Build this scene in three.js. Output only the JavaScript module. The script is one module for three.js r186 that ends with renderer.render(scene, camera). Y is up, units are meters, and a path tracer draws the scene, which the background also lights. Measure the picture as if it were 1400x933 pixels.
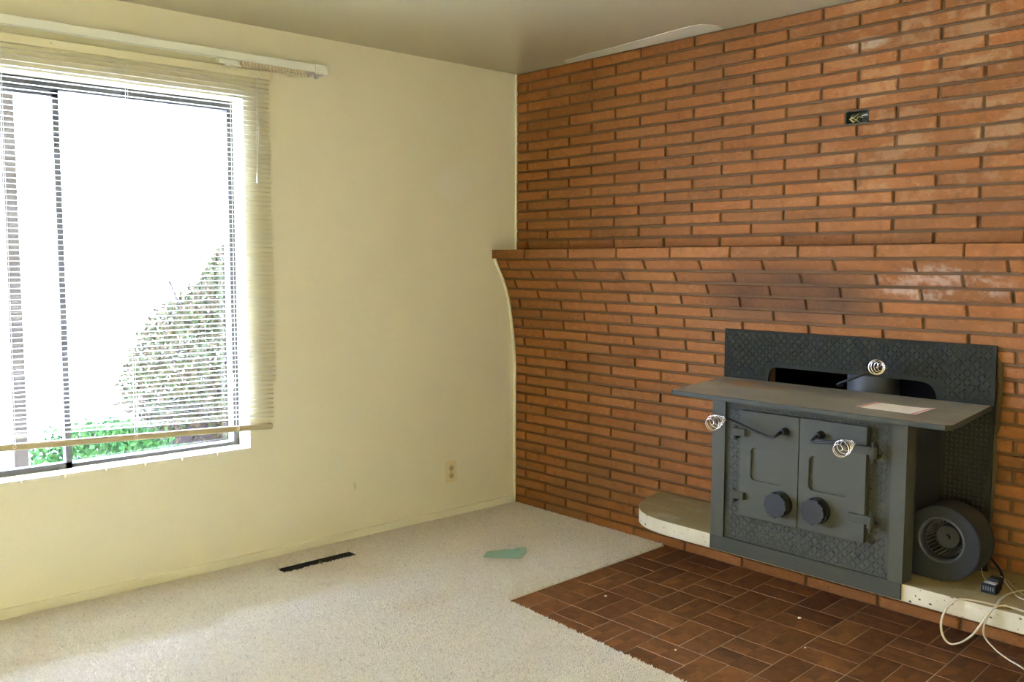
import * as THREE from 'three';
import { mergeGeometries } from 'three/addons/utils/BufferGeometryUtils.js';
import { RoundedBoxGeometry } from 'three/addons/geometries/RoundedBoxGeometry.js';

// ------------------------------------------------------------------ camera, sky, sun, exposure
const scene = new THREE.Scene();
const camera = new THREE.PerspectiveCamera(40.53, 1400 / 933, 0.05, 200);
camera.position.set(3.8886, 1.3754, 3.5417);
camera.rotation.order = 'YXZ';
camera.rotation.set(-0.0849, 0.836, 0.0022);
scene.add(camera);

const renderer = new THREE.WebGLRenderer({ antialias: true });
renderer.toneMapping = THREE.LinearToneMapping;
renderer.toneMappingExposure = 2.2;
renderer.shadowMap.enabled = true;

{ // lightly overcast daylight sky: three times as bright overhead as at the horizon, faintly blue
  const w = 64, h = 32, d = new Float32Array(w * h * 4);
  for (let j = 0; j < h; j++) for (let i = 0; i < w; i++) {
    const el = ((j + 0.5) / h - 0.5) * Math.PI, s = Math.max(0, Math.sin(el)), t = (1 + 2 * s) / 3, k = (j * w + i) * 4;
    d[k] = 0.85 * t; d[k + 1] = 1.1 * t; d[k + 2] = 1.95 * t; d[k + 3] = 1;
  }
  const sky = new THREE.DataTexture(d, w, h, THREE.RGBAFormat, THREE.FloatType);
  sky.mapping = THREE.EquirectangularReflectionMapping;
  sky.magFilter = sky.minFilter = THREE.LinearFilter;
  sky.needsUpdate = true;
  scene.background = sky;
  scene.backgroundIntensity = 40.0;
}

// ------------------------------------------------------------------ helpers
let seed = 20240607;
function rnd() { seed |= 0; seed = (seed + 0x6D2B79F5) | 0; let t = Math.imul(seed ^ (seed >>> 15), 1 | seed); t = (t + Math.imul(t ^ (t >>> 7), 61 | t)) ^ t; return ((t ^ (t >>> 14)) >>> 0) / 4294967296; }
const rr = (a, b) => a + (b - a) * rnd();
const V = (x, y, z) => new THREE.Vector3(x, y, z);
const V2 = (x, y) => new THREE.Vector2(x, y);
const clamp = (x, a = 0, b = 1) => Math.min(b, Math.max(a, x));
const smooth = (a, b, x) => { const t = clamp((x - a) / (b - a)); return t * t * (3 - 2 * t); };
function hash(i, j, s) { let h = Math.imul(i, 374761393) ^ Math.imul(j, 668265263) ^ Math.imul(s, 2147483647 ^ 0x5bd1e995); h = Math.imul(h ^ (h >>> 13), 1274126177); return ((h ^ (h >>> 16)) >>> 0) / 4294967296; }
function noise(x, y, s = 1, px = 0, py = 0) {   // value noise, periodic in px, py cells when given
  const i = Math.floor(x), j = Math.floor(y), fx = x - i, fy = y - j, u = fx * fx * (3 - 2 * fx), v = fy * fy * (3 - 2 * fy);
  const m = (a, p) => (p ? ((a % p) + p) % p : a);
  const a = hash(m(i, px), m(j, py), s), b = hash(m(i + 1, px), m(j, py), s), c = hash(m(i, px), m(j + 1, py), s), d = hash(m(i + 1, px), m(j + 1, py), s);
  return a + (b - a) * u + (c - a) * v + (a - b - c + d) * u * v;
}
function fbm(x, y, s = 1, o = 4, p = 0) { let t = 0, a = 0.5, f = 1, n = 0; for (let k = 0; k < o; k++) { t += a * noise(x * f, y * f, s + k * 17, p * f, p * f); n += a; a *= 0.5; f *= 2; } return t / n; }
const toSRGB = (c) => { c = clamp(c); return c <= 0.0031308 ? 12.92 * c : 1.055 * Math.pow(c, 1 / 2.4) - 0.055; };
function tex(w, h, f, { srgb = true, repeat, wrap = THREE.RepeatWrapping } = {}) {   // f(u, v) gives linear [r, g, b] or a grey value
  const d = new Uint8Array(w * h * 4);
  for (let j = 0; j < h; j++) for (let i = 0; i < w; i++) {
    const c = f((i + 0.5) / w, (j + 0.5) / h), k = (j * w + i) * 4;
    for (let q = 0; q < 3; q++) { const x = typeof c === 'number' ? c : c[q]; d[k + q] = 255 * (srgb ? toSRGB(x) : clamp(x)); }
    d[k + 3] = 255;
  }
  const t = new THREE.DataTexture(d, w, h, THREE.RGBAFormat);
  t.magFilter = THREE.LinearFilter; t.minFilter = THREE.LinearMipmapLinearFilter; t.generateMipmaps = true;
  t.wrapS = t.wrapT = wrap; if (repeat) t.repeat.set(...repeat);
  if (srgb) t.colorSpace = THREE.SRGBColorSpace;
  t.needsUpdate = true; return t;
}
const again = (t, rx, ry) => { const c = t.clone(); c.repeat.set(rx, ry); c.needsUpdate = true; return c; };
const lin = (r, g, b) => new THREE.Color().setRGB(r, g, b);
const mixc = (a, b, t) => a.map((x, i) => x + (b[i] - x) * t);
function mat(color, roughness = 0.7, extra = {}) { return new THREE.MeshStandardMaterial({ color: Array.isArray(color) ? lin(...color) : color, roughness, ...extra }); }

const matte = (color, roughness, extra = {}) => new THREE.MeshPhysicalMaterial({ color: Array.isArray(color) ? lin(...color) : color, roughness, specularIntensity: 0.35, ...extra });   // dull paint, brick, soot

const taken = {};
function named(o, name, parent = scene) {   // a repeat at top level or under one parent takes a three-digit number
  const n = taken[name] = (taken[name] ?? -1) + 1;
  o.name = n ? `${name}_${String(n).padStart(3, '0')}` : name;
  parent.add(o);
  if (o.isMesh) { o.castShadow = true; o.receiveShadow = true; }
  return o;
}
function mesh(name, geometry, material, parent = scene, pos) {
  const g = Array.isArray(geometry) ? merge(geometry) : geometry;
  const o = named(new THREE.Mesh(g, material), name, parent);
  if (pos) o.position.set(...pos);
  return o;
}
function merge(list) { return mergeGeometries(list.map((g) => { const c = g.index ? g.toNonIndexed() : g; for (const k of Object.keys(c.attributes)) if (!['position', 'normal', 'uv'].includes(k)) c.deleteAttribute(k); return c; })); }
function thing(name, label, category, pos = [0, 0, 0], group) {
  const o = named(new THREE.Group(), name); o.position.set(...pos);
  return tag(o, label, category, group);
}
function tag(o, label, category, group) { o.userData = { label, category }; if (group) o.userData.group = group; return o; }
function structure(o) { o.userData.kind = 'structure'; return o; }
function stuff(o) { o.userData.kind = 'stuff'; return o; }
const uvMetres = (g) => {   // box-projected texture coordinates in metres
  const p = g.attributes.position, n = g.attributes.normal, u = new Float32Array(p.count * 2);
  for (let i = 0; i < p.count; i++) {
    const ax = Math.abs(n.getX(i)), ay = Math.abs(n.getY(i)), az = Math.abs(n.getZ(i));
    const [a, b] = az >= ax && az >= ay ? [p.getX(i), p.getY(i)] : ax >= ay ? [p.getZ(i), p.getY(i)] : [p.getX(i), p.getZ(i)];
    u[2 * i] = a; u[2 * i + 1] = b;
  }
  g.setAttribute('uv', new THREE.BufferAttribute(u, 2)); return g;
};
function box(x0, x1, y0, y1, z0, z1, bevel = 0) {
  const g = bevel ? new RoundedBoxGeometry(x1 - x0, y1 - y0, z1 - z0, 2, bevel) : new THREE.BoxGeometry(x1 - x0, y1 - y0, z1 - z0);
  g.translate((x0 + x1) / 2, (y0 + y1) / 2, (z0 + z1) / 2);
  return uvMetres(g);
}
function tube(pts, r, seg = 0, radial = 8, tension = 0.5) {
  const c = new THREE.CatmullRomCurve3(pts.map((p) => (p.isVector3 ? p : V(...p))), false, 'catmullrom', tension);
  return new THREE.TubeGeometry(c, seg || pts.length * 8, r, radial);
}
function rod(a, b, r, radial = 12) {
  const A = V(...a), B = V(...b), g = new THREE.CylinderGeometry(r, r, A.distanceTo(B), radial);
  g.applyQuaternion(new THREE.Quaternion().setFromUnitVectors(V(0, 1, 0), B.clone().sub(A).normalize()));
  g.translate(...A.add(B).multiplyScalar(0.5).toArray()); return g;
}
function cyl(x, y, z, r, len, axis = 'z', r2 = r, radial = 24) {
  const g = new THREE.CylinderGeometry(r2, r, len, radial);
  if (axis === 'z') g.rotateX(Math.PI / 2); if (axis === 'x') g.rotateZ(-Math.PI / 2);
  g.translate(x, y, z); return g;
}
function roundedRect(x0, x1, y0, y1, r, path = new THREE.Shape()) {
  path.moveTo(x0 + r, y0); path.lineTo(x1 - r, y0); path.absarc(x1 - r, y0 + r, r, -Math.PI / 2, 0); path.lineTo(x1, y1 - r); path.absarc(x1 - r, y1 - r, r, 0, Math.PI / 2);
  path.lineTo(x0 + r, y1); path.absarc(x0 + r, y1 - r, r, Math.PI / 2, Math.PI); path.lineTo(x0, y0 + r); path.absarc(x0 + r, y0 + r, r, Math.PI, 1.5 * Math.PI); return path;
}
function rectHole(x0, x1, y0, y1) { const p = new THREE.Path(); p.moveTo(x0, y0); p.lineTo(x0, y1); p.lineTo(x1, y1); p.lineTo(x1, y0); p.closePath(); return p; }
function poly(pts) { return new THREE.Shape(pts.map((p) => V2(...p))); }
const extrude = (shape, depth, o = {}) => new THREE.ExtrudeGeometry(shape, { depth, bevelEnabled: false, curveSegments: 8, ...o });
const flat = (g, y) => { g.rotateX(Math.PI / 2); g.translate(0, y, 0); return g; };   // shape (x, z) extruded downward from y

// ------------------------------------------------------------------ materials
const H = 2.42, ROW = 0.05408, BASE = 0.0405, PITCH = 0.322, JOINT0 = 0.0931;
const grain = tex(512, 512, (u, v) => 0.55 * fbm(u * 16, v * 16, 3, 5, 16) + 0.45 * fbm(u * 64, v * 64, 9, 3, 64), { srgb: false });
const fineGrain = tex(512, 512, (u, v) => fbm(u * 40, v * 40, 23, 4, 40), { srgb: false });

const plasterMap = tex(1024, 1024, (u, v) => {
  const x = u * 4, y = v * 4, n = fbm(x * 1.3, y * 1.3, 5, 4), f = fbm(x * 9, y * 9, 8, 3);
  let c = mixc([0.77, 0.715, 0.515], [0.70, 0.645, 0.455], clamp(0.5 * n + 0.35 * f + 0.1));
  const d = Math.hypot((x - 0.45) / 0.14, (y - 1.79) / 0.12); c = mixc(c, [0.78, 0.74, 0.6], 0.5 * (1 - smooth(0.5, 1, d)));     // faint patch of a filled hole
  const s = Math.hypot((x - 1.083) / 0.009, (y - 0.262 - 0.4 * (x - 1.083)) / 0.022); c = mixc(c, [0.5, 0.42, 0.24], 0.55 * (1 - smooth(0.4, 1.2, s)));  // small scuff
  return c;
}, { repeat: [0.25, 0.25] });
const M = {
  plaster: mat(0xffffff, 0.55, { map: plasterMap, bumpMap: again(grain, 3, 3), bumpScale: 0.0006 }),
  paint: mat([0.74, 0.69, 0.5], 0.5),
  trim: mat([0.76, 0.72, 0.54], 0.45),
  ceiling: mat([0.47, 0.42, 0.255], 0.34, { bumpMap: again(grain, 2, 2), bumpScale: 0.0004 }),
  patch: mat([0.66, 0.63, 0.49], 0.8, { bumpMap: again(grain, 4, 4), bumpScale: 0.0008 }),
  mortar: matte([0.12, 0.068, 0.032], 0.95, { bumpMap: again(grain, 6, 6), bumpScale: 0.002 }),
  bronze: matte([0.085, 0.078, 0.07], 0.5),
  glass: new THREE.MeshPhysicalMaterial({ color: 0xffffff, roughness: 0, transmission: 1, thickness: 0, ior: 1.5 }),
  slat: new THREE.MeshPhysicalMaterial({ color: lin(0.74, 0.69, 0.53), roughness: 0.42, transmission: 0.03, thickness: 0, side: THREE.DoubleSide }),
  cream: mat([0.70, 0.64, 0.42], 0.45),
  tread: matte([0.046, 0.045, 0.03], 0.42, { specularIntensity: 0.6 }),
  treadBlack: matte([0.026, 0.026, 0.018], 0.42, { specularIntensity: 0.45 }),
  rail: matte([0.47, 0.39, 0.22], 0.55),
  cord: mat([0.75, 0.72, 0.62], 0.7),
  white: mat([0.74, 0.74, 0.66], 0.4),
  beige: mat([0.55, 0.46, 0.3], 0.45),
  steel: mat([0.5, 0.5, 0.48], 0.35, { metalness: 0.9 }),
  chrome: mat([0.6, 0.53, 0.42], 0.22, { metalness: 1 }),
  iron: matte([0.041, 0.04, 0.024], 0.6, { specularIntensity: 0.25, bumpMap: again(fineGrain, 5, 5), bumpScale: 0.0005 }),
  ironDoor: matte([0.056, 0.054, 0.034], 0.6, { specularIntensity: 0.25, bumpMap: again(fineGrain, 5, 5), bumpScale: 0.0005 }),
  ironDark: matte([0.025, 0.0245, 0.019], 0.5),
  black: matte([0.012, 0.012, 0.012], 0.5),
  soot: matte([0.012, 0.011, 0.01], 0.95),
  rust: mat([0.12, 0.07, 0.045], 0.8),
  plateBlack: matte([0.02, 0.0205, 0.0125], 0.7, { specularIntensity: 0.12, bumpMap: again(fineGrain, 4, 4), bumpScale: 0.0004 }),
};

// ------------------------------------------------------------------ room shell
const ROOMX = 5.6, ROOMZ = 6.2;
const WZ0 = 1.637, WZ1 = 4.0, WY0 = 0.514, WY1 = 2.095;
{ // wall with the big window; shape (z, y) extruded towards -x
  const s = poly([[-0.25, -0.14], [ROOMZ + 0.2, -0.14], [ROOMZ + 0.2, H], [-0.25, H]]);
  s.holes.push(rectHole(WZ0, WZ1, WY0, WY1));
  const g = extrude(s, 0.2); g.rotateY(-Math.PI / 2);
  structure(mesh('wall_left', g, M.plaster));
}
{ // wall behind the camera: a wide glazed patio opening
  const s = poly([[0, -0.14], [ROOMX, -0.14], [ROOMX, H], [0, H]]);
  s.holes.push(rectHole(2.3, 5.3, 0.03, 2.12));
  structure(mesh('wall_front', extrude(s, 0.2), M.plaster, scene, [0, 0, ROOMZ]));
}
{
  const s = poly([[-0.25, -0.14], [ROOMZ + 0.2, -0.14], [ROOMZ + 0.2, H], [-0.25, H]]);
  const g = extrude(s, 0.2); g.rotateY(-Math.PI / 2); g.translate(ROOMX + 0.2, 0, 0);
  structure(mesh('wall_right', g, M.plaster));
}
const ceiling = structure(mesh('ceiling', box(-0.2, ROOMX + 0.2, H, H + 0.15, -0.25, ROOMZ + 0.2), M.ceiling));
{ // smear of filler where the ceiling meets the brick
  const s = poly([[0.40, 0.002], [0.43, 0.055], [0.61, 0.083], [0.79, 0.094], [0.963, 0.112], [1.181, 0.139], [1.31, 0.15], [1.36, 0.136], [1.39, 0.07], [1.376, 0.002]]);
  mesh('filler_patch', flat(extrude(s, 0.002), H), M.patch, ceiling).userData.label = 'pale grey filler patch';
}
const floor = structure(named(new THREE.Group(), 'floor'));
{ // floor slab with the hole of the heating duct
  const s = poly([[-0.2, -0.25], [ROOMX + 0.2, -0.25], [ROOMX + 0.2, ROOMZ + 0.2], [-0.2, ROOMZ + 0.2]]);
  s.holes.push(rectHole(0.162, 0.234, 1.22, 1.603));
  mesh('floor_slab', flat(extrude(s, 0.1), -0.03), mat([0.25, 0.22, 0.18], 0.9), floor);
}
{
  const s = poly([[0, 0], [0.012, 0], [0.012, 0.038], [0.008, 0.041], [0, 0.041]]);
  const g = extrude(s, ROOMZ - 0.02); g.translate(0, -0.004, 0.02);
  structure(mesh('baseboard_left', g, M.paint));
}

// ------------------------------------------------------------------ brick wall
const corbelPts = [[0, 0.006], [0.788, 0.006], [0.85, 0.009], [0.914, 0.015], [0.977, 0.024], [1.053, 0.036], [1.124, 0.048], [1.186, 0.062], [1.24, 0.080], [1.289, 0.102], [1.347, 0.136], [1.3925, 0.16]];
function corbel(y) { if (y <= 0) return 0.006; for (let i = 1; i < corbelPts.length; i++) if (y <= corbelPts[i][0]) { const [a, b] = corbelPts[i - 1], [c, d] = corbelPts[i]; return b + (d - b) * (y - a) / (c - a); } return 0.16; }
const BW = 3.35;
const brickMap = tex(2048, 1536, (u, v) => {
  const x = u * 3.4, y = v * 2.45;
  const n = fbm(x * 7, y * 16, 41, 4), f = fbm(x * 45, y * 60, 51, 3), st = fbm(x * 2.2, y * 2.2, 61, 3);
  let c = mixc([0.49, 0.188, 0.05], [0.41, 0.154, 0.04], clamp(1.6 * (n - 0.25)));
  c = mixc(c, [0.57, 0.23, 0.075], 0.55 * smooth(0.55, 0.8, f));
  c = mixc(c, [0.22, 0.09, 0.03], 0.45 * smooth(0.64, 0.9, fbm(x * 30, y * 30, 71, 3)));
  c = mixc(c, [0.34, 0.16, 0.06], 0.35 * smooth(0.5, 0.75, st));
  // chalky bloom: patches on the right of the wall
  const reg = smooth(1.55, 2.3, x) * smooth(1.5, 1.75, y) * (1 - 0.25 * smooth(2.5, 2.9, x)), e = 0.55 * fbm(x * 8, y * 20, 81, 4) + 0.45 * fbm(x * 34, y * 34, 83, 3);
  c = mixc(c, [0.72, 0.43, 0.2], 0.42 * reg * smooth(0.46, 0.64, e));
  const e2 = 0.6 * fbm(x * 9, y * 26, 91, 4) + 0.4 * fbm(x * 60, y * 60, 93, 3), r2 = (1 - smooth(0.6, 1, Math.hypot((x - 2.42) / 0.3, (y - 1.3) / 0.085)));
  c = mixc(c, [1.0, 0.75, 0.55], 0.42 * r2 * smooth(0.4, 0.66, e2));
  const r3 = 1 - smooth(0.5, 1, Math.hypot((x - 2.05) / 0.12, (y - 2.24) / 0.03)); c = mixc(c, [0.95, 0.7, 0.45], 0.6 * r3 * smooth(0.35, 0.6, e2));
  // soot that rose from the flue
  const so = (1 - smooth(0.35, 1.05, Math.hypot((x - 1.78) / 0.52, (y - 1.24) / 0.17))) * (0.45 + 0.8 * fbm(x * 6, y * 9, 95, 4));
  c = mixc(c, [0.065, 0.05, 0.035], clamp(0.78 * so));
  return c;
}, { repeat: [1 / 3.4, 1 / 2.45], wrap: THREE.ClampToEdgeWrapping });
const brickMat = matte(0xffffff, 0.82, { map: brickMap, vertexColors: true, bumpMap: again(grain, 5, 5), bumpScale: 0.0035 });

function brickGeometry(x0, x1, y0, y1, front, depth, tone) {   // front(y): how far the face stands out; four chamfers round the face
  const b = 0.0035, j = () => rr(-0.0012, 0.0012), dx = rr(-0.0012, 0.0012);
  x0 += 0.001 * rnd(); x1 -= 0.001 * rnd();
  const lift = rr(-0.0015, 0.002), z = (y) => front(y) + lift;
  const outer = [[x0, y0], [x1, y0], [x1, y1], [x0, y1]].map(([x, y]) => V(x + j() * 0.5, y + j() * 0.7, z(y) - b));
  const inner = [[x0 + b, y0 + b], [x1 - b, y0 + b], [x1 - b, y1 - b], [x0 + b, y1 - b]].map(([x, y]) => V(x + j() * 0.6, y + j() * 0.6, z(y)));
  const back = outer.map((p) => V(p.x, p.y, p.z - depth));
  const pos = [], quad = (a, b2, c, d) => { for (const p of [a, b2, c, a, c, d]) pos.push(p.x, p.y, p.z); };
  quad(...inner);
  for (let k = 0; k < 4; k++) { const m = (k + 1) % 4; quad(outer[k], outer[m], inner[m], inner[k]); quad(back[k], back[m], outer[m], outer[k]); }
  const g = new THREE.BufferGeometry();
  g.setAttribute('position', new THREE.Float32BufferAttribute(pos, 3));
  const uv = []; for (let i = 0; i < pos.length; i += 3) uv.push(pos[i], pos[i + 1] + 0.4 * (pos[i + 2] - z(pos[i + 1])));
  g.setAttribute('uv', new THREE.Float32BufferAttribute(uv, 2));
  const col = []; for (let i = 0; i < pos.length; i += 3) col.push(...tone); g.setAttribute('color', new THREE.Float32BufferAttribute(col, 3));
  g.computeVertexNormals();
  return g;
}
const brickTone = () => { const k = rr(0.44, 0.575), h = rr(-0.05, 0.05); return [clamp(k * (1 + h), 0, 1.2), k, clamp(k * (1 - h), 0, 1.2)]; };
const wallBack = structure(named(new THREE.Group(), 'wall_back'));
{
  // mortar bed: profile (z, y) swept along x, in pieces that leave out the firebox opening and the electrical box
  const bed = (x0, x1, y0, y1) => {
    const ys = [y0]; for (let y = Math.ceil(y0 / 0.02) * 0.02; y < y1; y += 0.02) if (y > y0 + 1e-4) ys.push(y); ys.push(y1);
    const f = (y) => (y < 1.4446 ? corbel(Math.min(y, 1.39)) : 0) - 0.012;
    const s = new THREE.Shape(); s.moveTo(0.25, y0); s.lineTo(0.25, y1); for (const y of ys.slice().reverse()) s.lineTo(-f(y), y); s.closePath();
    const g = extrude(s, x1 - x0); g.rotateY(Math.PI / 2); g.translate(x0, 0, 0); return g;   // (x, y, z) -> (z, y, -x)
  };
  const R9 = 1.4446 + 9 * ROW;
  const pieces = [bed(0, 1.68, -0.14, 1.3925), bed(2.41, BW, -0.14, 1.3925), bed(1.68, 2.41, -0.14, 0.2), bed(1.68, 2.41, 0.985, 1.3925),
    bed(0, BW, 1.4446, R9 + 0.001), bed(0, 1.974, R9 + 0.001, R9 + ROW), bed(2.069, BW, R9 + 0.001, R9 + ROW), bed(0, BW, R9 + ROW, H), bed(0, BW, 1.3925, 1.4446)];
  mesh('mortar', pieces, M.mortar, wallBack);
  mesh('plaster_return', box(BW, ROOMX, -0.14, H, -0.25, 0), M.plaster, wallBack);
  // bricks
  const kept = [], rest = [];
  const put = (n0, row, y0, y1, front) => {
    for (let n = n0 - 2; ; n += 2) {
      let a = JOINT0 + n * PITCH / 2 + 0.0055, b = JOINT0 + (n + 2) * PITCH / 2 - 0.0055;
      if (a > BW - 0.05) break;
      a = Math.max(a, -0.003); b = Math.min(b, BW);
      if (b - a < 0.02) continue;
      const open = row < 100 && y0 > 0.19 && y1 < 1.0;   // rows broken by the firebox opening behind the stove
      const spans = (row === 109 && a < 2.0 && b > 2.04 ? [[a, 1.972], [2.071, b]] : open ? [[a, Math.min(b, 1.66)], [Math.max(a, 2.43), b]] : [[a, b]]).filter(([p, q]) => q - p > 0.015);
      for (const [p, q] of spans) {
        const yc = (y0 + y1) / 2, behind = p > 1.5 && q < 2.6 && yc > 0.26 && yc < 1.05;
        
        const g = brickGeometry(p, q, y0 + 0.0055, y1 - 0.0055, front, 0.03, brickTone());
        const hidden = behind || p > 2.86 || (row < 100 && p > 1.45 && q < 2.6 && yc < 0.0 ) || q - a < 0.1 || q < 0.1;
        (hidden ? rest : kept).push([g, p]);
      }
    }
  };
  for (let r = -1; r < 25; r++) { const y0 = BASE + r * ROW; put(((r % 2) + 2) % 2 === 0 ? 0 : 1, r, y0, y0 + ROW, (y) => corbel(y)); }
  for (let r = 0; r < 18; r++) { const y0 = 1.4446 + r * ROW; put(r % 2 === 0 ? 0 : 1, 100 + r, y0, Math.min(y0 + ROW, H - 0.001), () => 0); }
  kept.sort((a, b) => b[1] - a[1]);
  for (const [g] of kept.slice(0, 300)) mesh('brick', g, brickMat, wallBack);
  const more = [...kept.slice(300), ...rest].map(([g]) => g);
  const far = named(new THREE.Mesh(mergeGeometries(more), brickMat), 'brick', wallBack); stuff(far);
  // fireplace opening behind the stove
  mesh('fireplace_opening', [box(1.66, 2.43, 0.2, 0.985, -0.5, -0.48), box(1.66, 1.68, 0.2, 0.985, -0.48, -0.012), box(2.41, 2.43, 0.2, 0.985, -0.48, -0.012), box(1.66, 2.43, 0.985, 1.0, -0.48, -0.25), box(1.66, 2.43, 0.18, 0.2, -0.48, -0.25)], M.soot, wallBack);
}
const mantel = structure(named(new THREE.Group(), 'mantel'));
{
  mesh('mortar', box(0, BW, 1.398, 1.441, 0.0, 0.168), M.mortar, mantel);
  const cuts = [0.0];   // joints of the ledge as seen: bricks on edge, running off to the right
  for (let k = 0; k < 12; k++) { const x = 0.262 + 0.3245 * k; if (x < BW) cuts.push(x); } cuts.push(BW);
  for (let k = 0; k + 1 < cuts.length; k++) mesh('brick', brickGeometry(cuts[k] + (k ? 0.004 : 0), cuts[k + 1] - 0.004, 1.3975, 1.4446, () => 0.18, 0.17, brickTone()), brickMat, mantel);
}
{ // scribed strip where the painted wall meets the brick, following the corbel
  const a = [], w = 0.009;
  for (let y = 0; y <= 1.3925; y += 0.03) a.push([corbel(y) + 0.001, y]); a.push([0.158, 1.393]);
  const s = poly([...a, ...a.slice().reverse().map(([z, y]) => [z + w, y])]);
  const g = extrude(s, 0.013); g.rotateY(-Math.PI / 2); g.translate(0.013, 0, 0);
  structure(mesh('trim_1', g, M.trim));
  structure(mesh('trim_2', box(0, 0.011, 1.4446, H, 0.0022, 0.009), M.trim));
}
{ // open electrical box set in the brick
  const t = thing('electrical_box', 'open metal electrical box with loose wires set into the brick wall', 'electrical box', [2.0215, 1.4446 + 9 * ROW, -0.002]);
  const w = 0.0475, h = ROW;
  mesh('box_shell', [box(-w, w, 0.002, 0.004, -0.055, 0), box(-w, w, h - 0.004, h - 0.002, -0.055, 0), box(-w, -w + 0.002, 0.004, h - 0.004, -0.055, 0), box(w - 0.002, w, 0.004, h - 0.004, -0.055, 0), box(-w, w, 0.002, h - 0.002, -0.057, -0.055)], mat([0.05, 0.06, 0.045], 0.6, { metalness: 0.4 }), t);
  const wire = (pts, m) => mesh('wire', tube(pts, 0.0017, 40, 6), m, t);
  const yellow = mat([0.6, 0.47, 0.2], 0.6);
  wire([[-0.044, 0.046, -0.05], [-0.034, 0.034, -0.02], [-0.024, 0.028, -0.008], [-0.012, 0.033, -0.012], [-0.01, 0.042, -0.03]], yellow);
  wire([[-0.04, 0.02, -0.05], [-0.036, 0.024, -0.012], [-0.02, 0.012, -0.006], [-0.006, 0.016, -0.01], [-0.004, 0.03, -0.02], [0.006, 0.028, -0.04]], yellow);
  wire([[-0.03, 0.006, -0.04], [-0.026, 0.016, -0.012], [-0.03, 0.026, -0.008], [-0.016, 0.022, -0.018], [-0.004, 0.01, -0.03]], yellow);
  mesh('wire', tube([[0.004, 0.032, -0.03], [0.02, 0.035, -0.02], [0.044, 0.036, -0.026]], 0.003, 20, 6), mat([0.4, 0.38, 0.33], 0.6), t);
  mesh('wire', tube([[0.044, 0.018, -0.03], [0.02, 0.022, -0.02], [0.004, 0.014, -0.03]], 0.003, 20, 6), M.black, t);
}

// ------------------------------------------------------------------ tiled hearth floor
{
  const t = structure(named(new THREE.Group(), 'hearth_floor'));
  const GX = 0.2155, GZ = 0.229, X0 = 1.53 - 2 * GX, Z0 = -0.004, SH = 0.065, gap = 0.0045, top = -0.012;
  mesh('grout', box(1.06, 4.25, -0.03, top - 0.0016, -0.02, 1.22), matte([0.4, 0.31, 0.2], 0.95), t);
  const maps = [];
  for (let k = 0; k < 3; k++) maps.push(tex(256, 256, (u, v) => {
    const n = fbm(u * 5, v * 5, 200 + k * 9, 4), f = fbm(u * 26, v * 26, 230 + k * 9, 3), e = smooth(0.42, 0.75, fbm(u * 2.5, v * 2.5, 260 + k * 7, 3));
    let c = mixc([0.21, 0.083, 0.026], [0.12, 0.048, 0.017], clamp(1.7 * (n - 0.25)));
    c = mixc(c, [0.32, 0.13, 0.035], 0.55 * e); c = mixc(c, [0.08, 0.042, 0.02], 0.6 * smooth(0.6, 0.85, f)); return c;
  }, { repeat: [4, 4] }));
  const tileMats = [];
  for (const m of maps) for (const k of [[0.72, 0.7, 0.68], [0.85, 0.82, 0.78], [0.98, 0.95, 0.9], [1.0, 1.0, 0.95]]) tileMats.push(matte(k, 0.48, { map: m, bumpMap: again(grain, 4, 4), bumpScale: 0.0008 }));
  const tileGeo = (lx, lz) => { const g = new RoundedBoxGeometry(lx - gap, 0.012, lz - gap, 1, 0.001); uvMetres(g); const p = g.attributes.position; for (let i = 0; i < p.count; i++) p.setX(i, p.getX(i) + SH * p.getZ(i)); g.computeVertexNormals(); return g; };
  const long = tileGeo(GX, GZ / 2), tall = tileGeo(GX / 2, GZ);
  const list = [];
  for (let i = -1; i < 10; i++) for (let j = 0; j < 6; j++) for (let h = 0; h < 2; h++) {
    const wide = (i + j) % 2 !== 0;   // basket weave: pairs turn from cell to cell
    const cx = X0 + (i + (wide ? 0.5 : 0.25 + 0.5 * h)) * GX, cz = Z0 + (j + (wide ? 0.25 + 0.5 * h : 0.5)) * GZ, x = cx + SH * (cz - 0.45);
    if (x - GX / 2 < 1.0 || x < 1.08 || cz > 1.2 || x > 4.2) continue;
    list.push([x, cz, wide]);
  }
  for (const [x, z, wide] of list) {
    const o = mesh('tile', wide ? long : tall, tileMats[Math.floor(rnd() * tileMats.length)], t, [x, top - 0.006 + rr(-0.0006, 0.0006), z]);
    o.rotation.set(rr(-0.003, 0.003), 0, rr(-0.003, 0.003));
  }
}

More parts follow.
